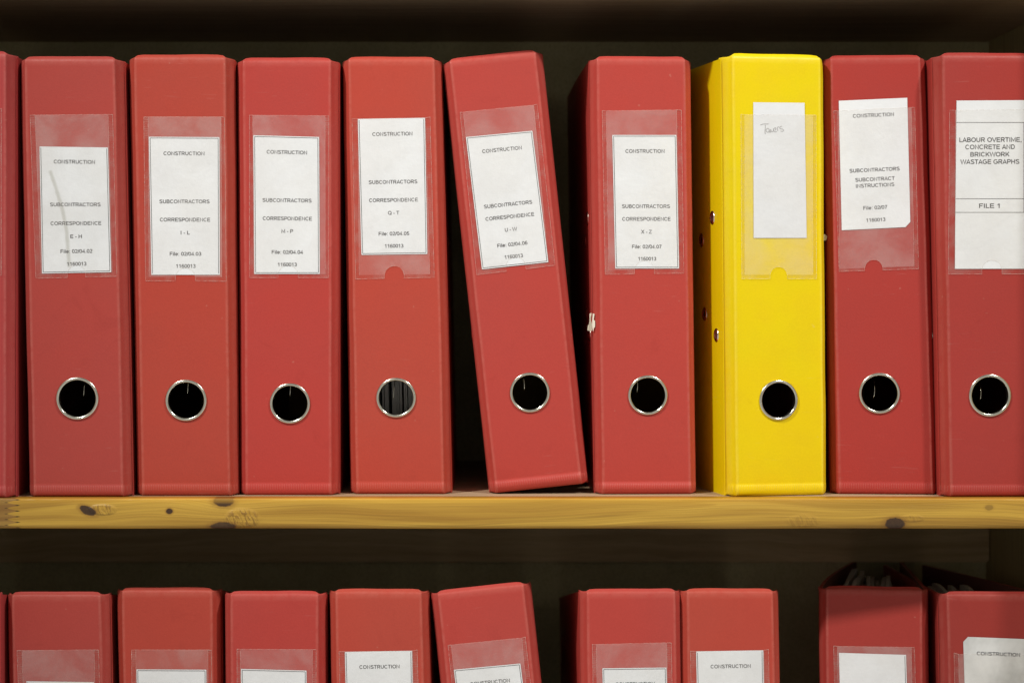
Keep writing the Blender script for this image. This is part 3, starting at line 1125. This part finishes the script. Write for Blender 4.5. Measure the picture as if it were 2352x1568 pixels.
            for j in range(ny):
                for q in (((0, 0), (0, 1)), ((0, 1), (1, 1)), ((1, 1), (1, 0)), ((1, 0), (0, 0))):
                    (a, b), (c, d) = q
                    bm.faces.new((vs[j, a, b], vs[j + 1, a, b], vs[j + 1, c, d], vs[j, c, d]))
            for j in (0, ny):
                bm.faces.new((vs[j, 0, 0], vs[j, 1, 0], vs[j, 1, 1], vs[j, 0, 1]))
            x += step
        s.part('paper_stack', bm, M_SHEETS)

def make_crease_shaded(pts):
    t = NT('crease_shaded_label_paper')
    v, oi = t.shifted()
    o = t.sep(t.coord())
    n1 = t.noise(v, 34.0, 3, 0.55)
    n2 = t.noise(v, 330.0, 3, 0.6)
    c = t.mix(t.rng(n1, 0.35, 0.7), (0.81, 0.825, 0.83), (0.76, 0.775, 0.78))
    c = t.mix(t.rng(n2, 0.35, 0.75, 0.0, 0.2), c, (0.76, 0.76, 0.745))
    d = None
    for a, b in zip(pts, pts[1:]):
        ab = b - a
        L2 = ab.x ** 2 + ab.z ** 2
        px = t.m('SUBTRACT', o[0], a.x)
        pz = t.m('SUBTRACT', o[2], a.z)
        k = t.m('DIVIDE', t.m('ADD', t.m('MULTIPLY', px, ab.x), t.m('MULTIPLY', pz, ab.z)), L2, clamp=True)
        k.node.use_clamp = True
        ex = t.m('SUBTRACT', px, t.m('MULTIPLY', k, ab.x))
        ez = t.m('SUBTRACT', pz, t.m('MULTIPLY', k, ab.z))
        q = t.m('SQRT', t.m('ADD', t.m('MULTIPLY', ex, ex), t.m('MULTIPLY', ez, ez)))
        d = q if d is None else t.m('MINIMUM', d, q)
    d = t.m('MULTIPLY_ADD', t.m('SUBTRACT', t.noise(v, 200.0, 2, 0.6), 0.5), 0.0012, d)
    c = t.mix(t.m('MULTIPLY', t.rng(d, 0.0003, 0.0021, 1, 0), 0.55), c, (0.42, 0.42, 0.36))  # wrinkle's grey shadow painted into the paper colour along the crease
    b = t.bump(t.m('MULTIPLY_ADD', n1, 4.0, n2), 0.2, 0.0007)
    return t.done(t.pbsdf(Base_Color=c, Roughness=0.75, Normal=b, Specular_IOR_Level=0.2))

M_SHEETS = simple('filed_sheets', (0.58, 0.57, 0.54), 0.85)
RIVETS = ((0.035, 0.202), (0.063, 0.186), (0.057, 0.131), (0.028, 0.116))

def red(k):
    r = random.Random(k)
    return (RED[0] * r.uniform(0.94, 1.06), RED[1] * r.uniform(0.85, 1.15), 1.1 * RED[2] * r.uniform(0.8, 1.2))

def finish(f, ringc, wire, papers=None, rivets=RIVETS):
    cx, cy, r = ringc
    c = f.loc(cx, cy)
    R = r * 0.000315 * 1.0
    ring = (c.x, c.z, R * 0.93)
    f.build_spine(ring)
    f.build_covers(rivets)
    f.build_ring(ring, R)
    if wire:
        f.build_arch(ring, *wire)
    if papers:
        f.build_papers(**papers)

def std_text(c, sub, cor, let, fil, num, w=(93, 113.5, 113.5, None, 71.5, 44.3), letters='', number=''):
    out = [('CONSTRUCTION', *c, w[0]), ('SUBCONTRACTORS', *sub, w[1]), ('CORRESPONDENCE', *cor, w[2]),
           (letters, *let, w[3]), ('File: 02/04.0' + number, *fil, w[4]), ('1160013', *num, w[5])]
    return out

UP_G = 'red lever arch files on the upper shelf'
CAP0, CAP1 = 0.0, 1.0
FILES = {}

# -- the file cut off by the left edge of the picture
f = LeverFile('lever_arch_file', 'red lever arch file cut off by the left edge of the photo, upper shelf', (-192, 37, -194, 36), 117, -0.018, color=red(11), seed=11, group=UP_G)
finish(f, (-80, 915, 48), (-75, 900))
f.build_pocket((-168, 262), (-158, 262), (-6, 250), (4, 250), (-168, 635), (-158, 626), (-6, 622), (4, 632), -80, 21)
f.build_label((-156, 310), (-8, 308), (-8, 622), (-156, 624), border='lrtb')
FILES['cut'] = f

f = LeverFile('lever_arch_file', 'red lever arch file labelled CORRESPONDENCE E - H with a crease down its label, upper shelf', (47, 285, 69, 305), 129, -0.010, color=(0.43, 0.055, 0.045), seed=2, group=UP_G)
finish(f, (177.8, 914.6, 49), (189, 900))
f.build_pocket((69.3, 265), (80.6, 264.5), (248.7, 263), (259, 263.7), (82.6, 639), (94.7, 630.5), (258, 625), (268.8, 634.5), 176, 20)
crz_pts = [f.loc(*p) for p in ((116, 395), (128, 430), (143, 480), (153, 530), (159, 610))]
f.build_label((91, 336.7), (248, 339), (255.5, 625), (96.7, 628), border='lrb', crease=True, mat=make_crease_shaded(crz_pts),
              texts=std_text((171, 372), (173.3, 470), (174.5, 513), (175, 543), (175.7, 577), (176.5, 606), (95, 116.5, 116.5, 26.6, 73.3, 44.7), 'E - H', '2'))
FILES['E'] = f

f = LeverFile('lever_arch_file', 'red lever arch file labelled CORRESPONDENCE I - L, upper shelf', (297, 538, 316, 548), 125, -0.002, color=(0.455, 0.056, 0.038), seed=3, group=UP_G)
finish(f, (427.4, 919, 48), (428.5, 894))
f.build_pocket((330.5, 268.6), (340.5, 268.6), (508, 268.6), (516, 270), (334.5, 645), (342.5, 636), (510, 636), (520, 646), 426, 22)
f.build_label((342, 314.5), (504, 315.3), (505, 631), (347.8, 631), border='ltr',
              texts=std_text((422.7, 352.8), (424, 463), (425, 504.7), (425.6, 534.5), (426.3, 583), (427, 611), (94.3, 115.6, 115.6, 21, 72.7, 45), 'I - L', '3'))
FILES['I'] = f

f = LeverFile('lever_arch_file', 'red lever arch file labelled CORRESPONDENCE M - P, upper shelf', (545, 779, 553, 779), 132, 0.003, color=(0.475, 0.050, 0.041), seed=4, group=UP_G)
finish(f, (666, 926, 47), (664.5, 899))
f.build_pocket((573, 265), (580.5, 265), (747, 266), (755.4, 266), (573, 637.7), (583, 629.7), (747.3, 629.7), (755, 637.7), 662, 22)
f.build_label((582, 311), (733, 315), (734.4, 629), (584.5, 629), border='lrtb',
              texts=std_text((659, 350), (659.5, 460.4), (660, 502), (660, 531), (660, 579), (660, 607.5), (93, 113, 113, 27, 71.7, 44), 'M - P', '4'))
FILES['M'] = f

f = LeverFile('lever_arch_file', 'red lever arch file labelled CORRESPONDENCE Q - T with papers showing through finger hole', (787, 1014, 806, 1037), 130, 0.011, color=(0.49, 0.061, 0.041), seed=5, group=UP_G)
finish(f, (909.7, 912.8, 46.6), (903, 904), papers=dict(x0=-0.024, x1=0.024, y0=0.034, n=42, tight=0.965, ragged=0.001))
f.build_pocket((808.6, 273), (822, 273), (977, 271), (988, 269), (817, 641), (825, 631.7), (987.5, 629.7), (997.6, 637), 905.7, 22)
f.build_label((821.9, 273.8), (976, 271), (981.5, 583.3), (830.3, 585.3), border='lrb',
              texts=std_text((901.3, 308), (902.9, 418), (903.7, 459.6), (904, 489), (904.9, 536.6), (905.3, 564.8), (92.3, 112, 112, 26, 70.5, 43), 'Q - T', '5'))
FILES['Q'] = f

f = LeverFile('lever_arch_file', 'red lever arch file labelled CORRESPONDENCE U - W leaning left against its neighbour, upper shelf', (1019, 1246, 1124, 1351), 133, 0.012, lean=-6.15, color=(0.485, 0.056, 0.045), seed=6, foot_step=0.0006, group=UP_G, H=0.3185)
finish(f, (1217, 900.9, 46.8), (1204, 885))
f.build_pocket((1056.8, 258.8), (1063.6, 257.6), (1226, 241.5), (1234, 239.5), (1095, 631.4), (1107, 619.3), (1259.4, 602), (1275, 609), 1184.5, 22)
f.build_label((1070, 315.2), (1222.7, 300.7), (1259.4, 602), (1107, 618.5), border='ltrb',
              texts=std_text((1153, 343.8), (1167, 469.5), (1170.8, 497.7), (1173.6, 527), (1176.8, 561), (1180, 588.7), (91.4, 111.5, 112, 28, 69.7, 42.3), 'U - W', '6'))
FILES['U'] = f

f = LeverFile('lever_arch_file', 'red lever arch file labelled CORRESPONDENCE X - Z with torn board on its edge, upper shelf', (1354, 1587, 1367, 1600), 129, 0.010, yaw=2.5, color=(0.485, 0.056, 0.045), seed=7, foot_step=0.0006, group=UP_G)
finish(f, (1488, 907, 46.5), (1465.5, 891))
f.build_pocket((1383, 254.8), (1392, 254.8), (1554, 252.8), (1564.7, 253.6), (1390, 630), (1398, 621), (1560, 617), (1570.7, 627.4), 1479.7, 22)
f.build_label((1406.4, 310.4), (1553.4, 310.4), (1559.5, 616.5), (1413.2, 616.5), border='ltrb',
              texts=std_text((1481.3, 347.4), (1483.7, 474), (1484.5, 503), (1485, 532.3), (1485.7, 566.5), (1486.5, 594.3), (90, 110.4, 111, 25, 68.5, 41.5), 'X - Z', '7'))
FILES['X'] = f

# -- yellow file
f = LeverFile('lever_arch_file', 'yellow lever arch file with a handwritten Towers label', (1661, 1898, 1671, 1906), 124, -0.002, yaw=11.6, color=(0.87, 0.62, 0.002), seed=8, group='yellow files', cat='lever arch file')
del f.root['group']
finish(f, (1788, 918.6, 46.7), None)
f.build_pocket((1701.4, 262.8), (1710, 263.6), (1866, 264.4), (1874, 264.8), (1703.5, 640), (1710.3, 631), (1867, 631), (1875, 640), 1788, 20)
def hw(*pts):
    return [((3000 + x / 11.76) * 0.57422, (470 + y / 11.76) * 0.57422) for x, y in pts]
f.build_label((1730, 235.4), (1847.7, 236.6), (1852.5, 546.4), (1730.9, 546.4), strokes=[
    hw((475, 365), (580, 330), (700, 315), (870, 318)),
    hw((712, 355), (712, 500), (700, 700), (706, 760), (735, 775)),
    hw((880, 530), (800, 530), (750, 600), (770, 670), (840, 705), (895, 640), (885, 545), (905, 650), (940, 715), (965, 640), (968, 560), (985, 640), (1050, 680), (1100, 620), (1085, 535)),
    hw((1170, 625), (1200, 560), (1215, 510), (1165, 500), (1110, 560), (1120, 650), (1180, 690), (1260, 675)),
    hw((1305, 645), (1280, 570), (1290, 490), (1345, 432)),
    hw((1495, 425), (1420, 440), (1385, 490), (1430, 540), (1530, 560), (1570, 610), (1520, 665), (1430, 645))])
FILES['Y'] = f

f = LeverFile('lever_arch_file', 'red lever arch file labelled SUBCONTRACT INSTRUCTIONS, immediately right of the yellow file', (1888, 2122, 1908, 2152), 126, 0.009, yaw=-4.0, color=(0.43, 0.043, 0.035), seed=9, group=UP_G)
finish(f, (2020, 902.7, 47.8), (2010, 902))
f.build_pocket((1915, 255), (1924, 255), (2093, 247), (2101, 247), (1927, 623.5), (1928, 617.4), (2099.4, 611.4), (2109.5, 617.4), 2006.7, 20)
f.build_label((1926.5, 231.9), (2083.7, 225), (2091, 521), (1933.4, 528.8), cutcorner='br', texts=[
    ('CONSTRUCTION', 2005.9, 264.9, 94.7), ('SUBCONTRACTORS', 2008.7, 390.2, 115.6), ('SUBCONTRACT', 2009.5, 411.6, 90.7),
    ('INSTRUCTIONS', 2010, 425.7, 88.6), ('File: 02/07', 2010.4, 476.8, 55.6), ('1160013', 2011.6, 505, 44.3)])
FILES['S'] = f

f = LeverFile('lever_arch_file', 'red lever arch file labelled LABOUR OVERTIME at the right end of the upper shelf', (2141, 2376, 2161, 2394), 121, -0.010, yaw=2.0, color=(0.405, 0.043, 0.036), seed=10, group=UP_G)
finish(f, (2273.6, 907.7, 49), (2257, 908))
f.build_pocket((2180.8, 253.6), (2194, 253.6), (2352, 252), (2364, 252), (2178, 629.5), (2193, 618), (2354, 618), (2366, 629), 2278, 22)
f.build_label((2197, 231.5), (2354, 230.5), (2356, 617), (2193, 617.4), texts=[
    ('LABOUR OVERTIME,', 2274.7, 321.3, 143, None, 10.2), ('CONCRETE AND', 2273.8, 337.8, 114, None, 10.2), ('BRICKWORK', 2273.4, 354.7, 90, None, 10.2),
    ('WASTAGE GRAPHS', 2273.4, 371.7, 135.8, None, 10.2), ('FILE 1', 2272.2, 472.8, 47.5, None, 10.2)],
    lines=[((2196, 281.8), (2352, 281.8)), ((2195, 456.7), (2352, 456.7)), ((2194, 488), (2352, 488)), ((2351.5, 281), (2351.5, 488))])
FILES['L'] = f

# -- torn board on the X - Z file, paper scrap beside the yellow one
f = FILES['X']
def scrap(f, name, pts, y, th, mat, lean=0.0):
    ps = [f.loc(*p) for p in pts]
    bm = bmesh.new()
    xa = min(p.x for p in ps)
    rnd = random.Random(4)
    front = [bm.verts.new((p.x, y + (p.x - xa) * lean + rnd.uniform(-0.0003, 0.0003), p.z)) for p in ps]
    back = [bm.verts.new((v.co.x, v.co.y + th, v.co.z)) for v in front]
    bm.faces.new(front)
    bm.faces.new(back[::-1])
    n = len(front)
    for i in range(n):
        bm.faces.new((front[i], front[(i + 1) % n], back[(i + 1) % n], back[i]))
    return f.part(name, bm, mat)
def sc(*pts):
    return [((2330 + x / 10.45) * 0.57422, (1200 + y / 10.45) * 0.57422) for x, y in pts]
scrap(f, 'torn_board', sc((330, 570), (415, 540), (395, 700), (380, 860), (430, 1000), (432, 1290), (340, 1300), (245, 1275), (262, 1080), (310, 1010), (325, 880)), 0.0068, 0.0012, M_TORN)
scrap(f, 'torn_board', sc((455, 560), (520, 585), (490, 820), (545, 880), (540, 1120), (495, 1170), (470, 1315), (440, 1200), (425, 1050), (432, 800)), 0.0040, 0.0012, simple('torn_liner', (0.80, 0.75, 0.60), 0.9))
f = FILES['S']
def sp(*pts):
    return [((3250 + x / 15.68) * 0.57422, (900 + y / 15.68) * 0.57422) for x, y in pts]
scrap(f, 'torn_board', sp((700, 570), (810, 560), (890, 620), (960, 690), (945, 810), (905, 930), (800, 970), (700, 975)), 0.0065, 0.004, simple('scuffed_board', (0.72, 0.64, 0.42), 0.9))

# ------------------------------------------------------------------ lower shelf
LO_G = 'red lever arch files on the lower shelf'
DX = -28 * 0.000315
names = [('cut', 'red lever arch file cut off by the left edge of the photo, lower shelf', -0.003),
         ('E', 'red lever arch file on the lower shelf, directly below the E - H file', -0.0033),
         ('I', 'red lever arch file on the lower shelf, directly below the I - L file', -0.0018),
         ('M', 'red lever arch file on the lower shelf, directly below the M - P file', 0.0),
         ('Q', 'red lever arch file with CONSTRUCTION label, directly below the Q - T file', 0.0),
         ('U', 'tilted red lever arch file on the lower shelf, leaning left', 0.0),
         ('X', 'red lever arch file on the lower shelf, directly right of the tilted one', 0.001)]
def low_fore_edge(root, key):
    # these files have covers cut lower towards the back, so nothing shows above their spines
    src = FILES[key]
    ch = children_of(root)
    covers = [o for o in ch if o.name.split('.')[0] == 'cover']
    for o in covers:
        o.data = o.data.copy()
        zmax = max(v.co.z for v in o.data.vertices)
        for v in o.data.vertices:
            v.co.z = min(v.co.z, src.H - 0.0032 - 0.165 * max(0.0, v.co.y - 0.011))
    for o in ch:
        if o.name.split('.')[0] == 'paper_stack':
            o.data = o.data.copy()
            for v in o.data.vertices:
                if v.co.z > 0.1:
                    v.co.z -= 0.045

for key, lab, ddx in names:
    src = FILES[key].root
    c = copy_tree(src)
    c.location.x = c.location.x * 1.006 + DX + ddx
    c.location.z -= PITCH_Z
    c['label'] = lab
    c['group'] = LO_G
    c.location.y += {'E': 0.010, 'I': 0.008, 'M': -0.003, 'Q': -0.011, 'U': -0.012, 'X': -0.010}.get(key, 0.0)
    low_fore_edge(c, key)
c = copy_tree(FILES['Q'].root)
c.location.x += 781 * 0.000315
c.location.z -= PITCH_Z
c.location.y -= 0.009
low_fore_edge(c, 'Q')
c['label'] = 'red lever arch file with CONSTRUCTION label on the lower shelf, below the yellow file'
c['group'] = LO_G

f = LeverFile('lever_arch_file', 'red lever arch file with a blank label and a shadow across its top, lower shelf', (1879, 2125, 1890, 2137), 1347, 0.022, yaw=-6.0, z0=-PITCH_Z, color=(0.37, 0.040, 0.032), seed=21, group=LO_G, pinch=(0.042, -0.004), slope=0.055)

finish(f, (2026, 2122, 48), None, papers=dict(x0=-0.027, x1=0.020, y0=0.05, y1=0.19, ztop=0.301, n=11, ragged=0.0055))
f.build_pocket((1914.7, 1482), (1923, 1482.7), (2093, 1485), (2100.5, 1485.7), (1922, 1850), (1930, 1842), (2101, 1842), (2109, 1850), 2016, 20)
f.build_label((1927, 1498), (2081, 1502.7), (2089, 1815), (1935, 1812), border='r', mat=M_PAPER)
FILES['BL'] = f

f = LeverFile('lever_arch_file', 'red lever arch file with grubby half faded CONSTRUCTION label, right end of the lower shelf', (2154, 2390, 2182, 2418), 1359, 0.004, yaw=-2.0, z0=-PITCH_Z, color=(0.34, 0.037, 0.030), seed=22, group=LO_G, pinch=(0.0, 0.04), slope=0.055)
finish(f, (2292, 2132, 49), None, papers=dict(x0=-0.024, x1=0.024, y0=0.05, y1=0.15, ztop=0.2965, n=9, ragged=0.0045))
f.build_pocket((2191, 1498), (2201, 1501), (2362, 1503), (2372, 1501), (2200, 1868), (2210, 1858), (2372, 1858), (2382, 1868), 2288, 22)
f.build_label((2212, 1461), (2368, 1467), (2376, 1770), (2222, 1766), cutcorner='tl', mat=M_GRUBBY,
              texts=[('CONSTRUCTION', 2293, 1501, 99.8)])
FILES['GR'] = f
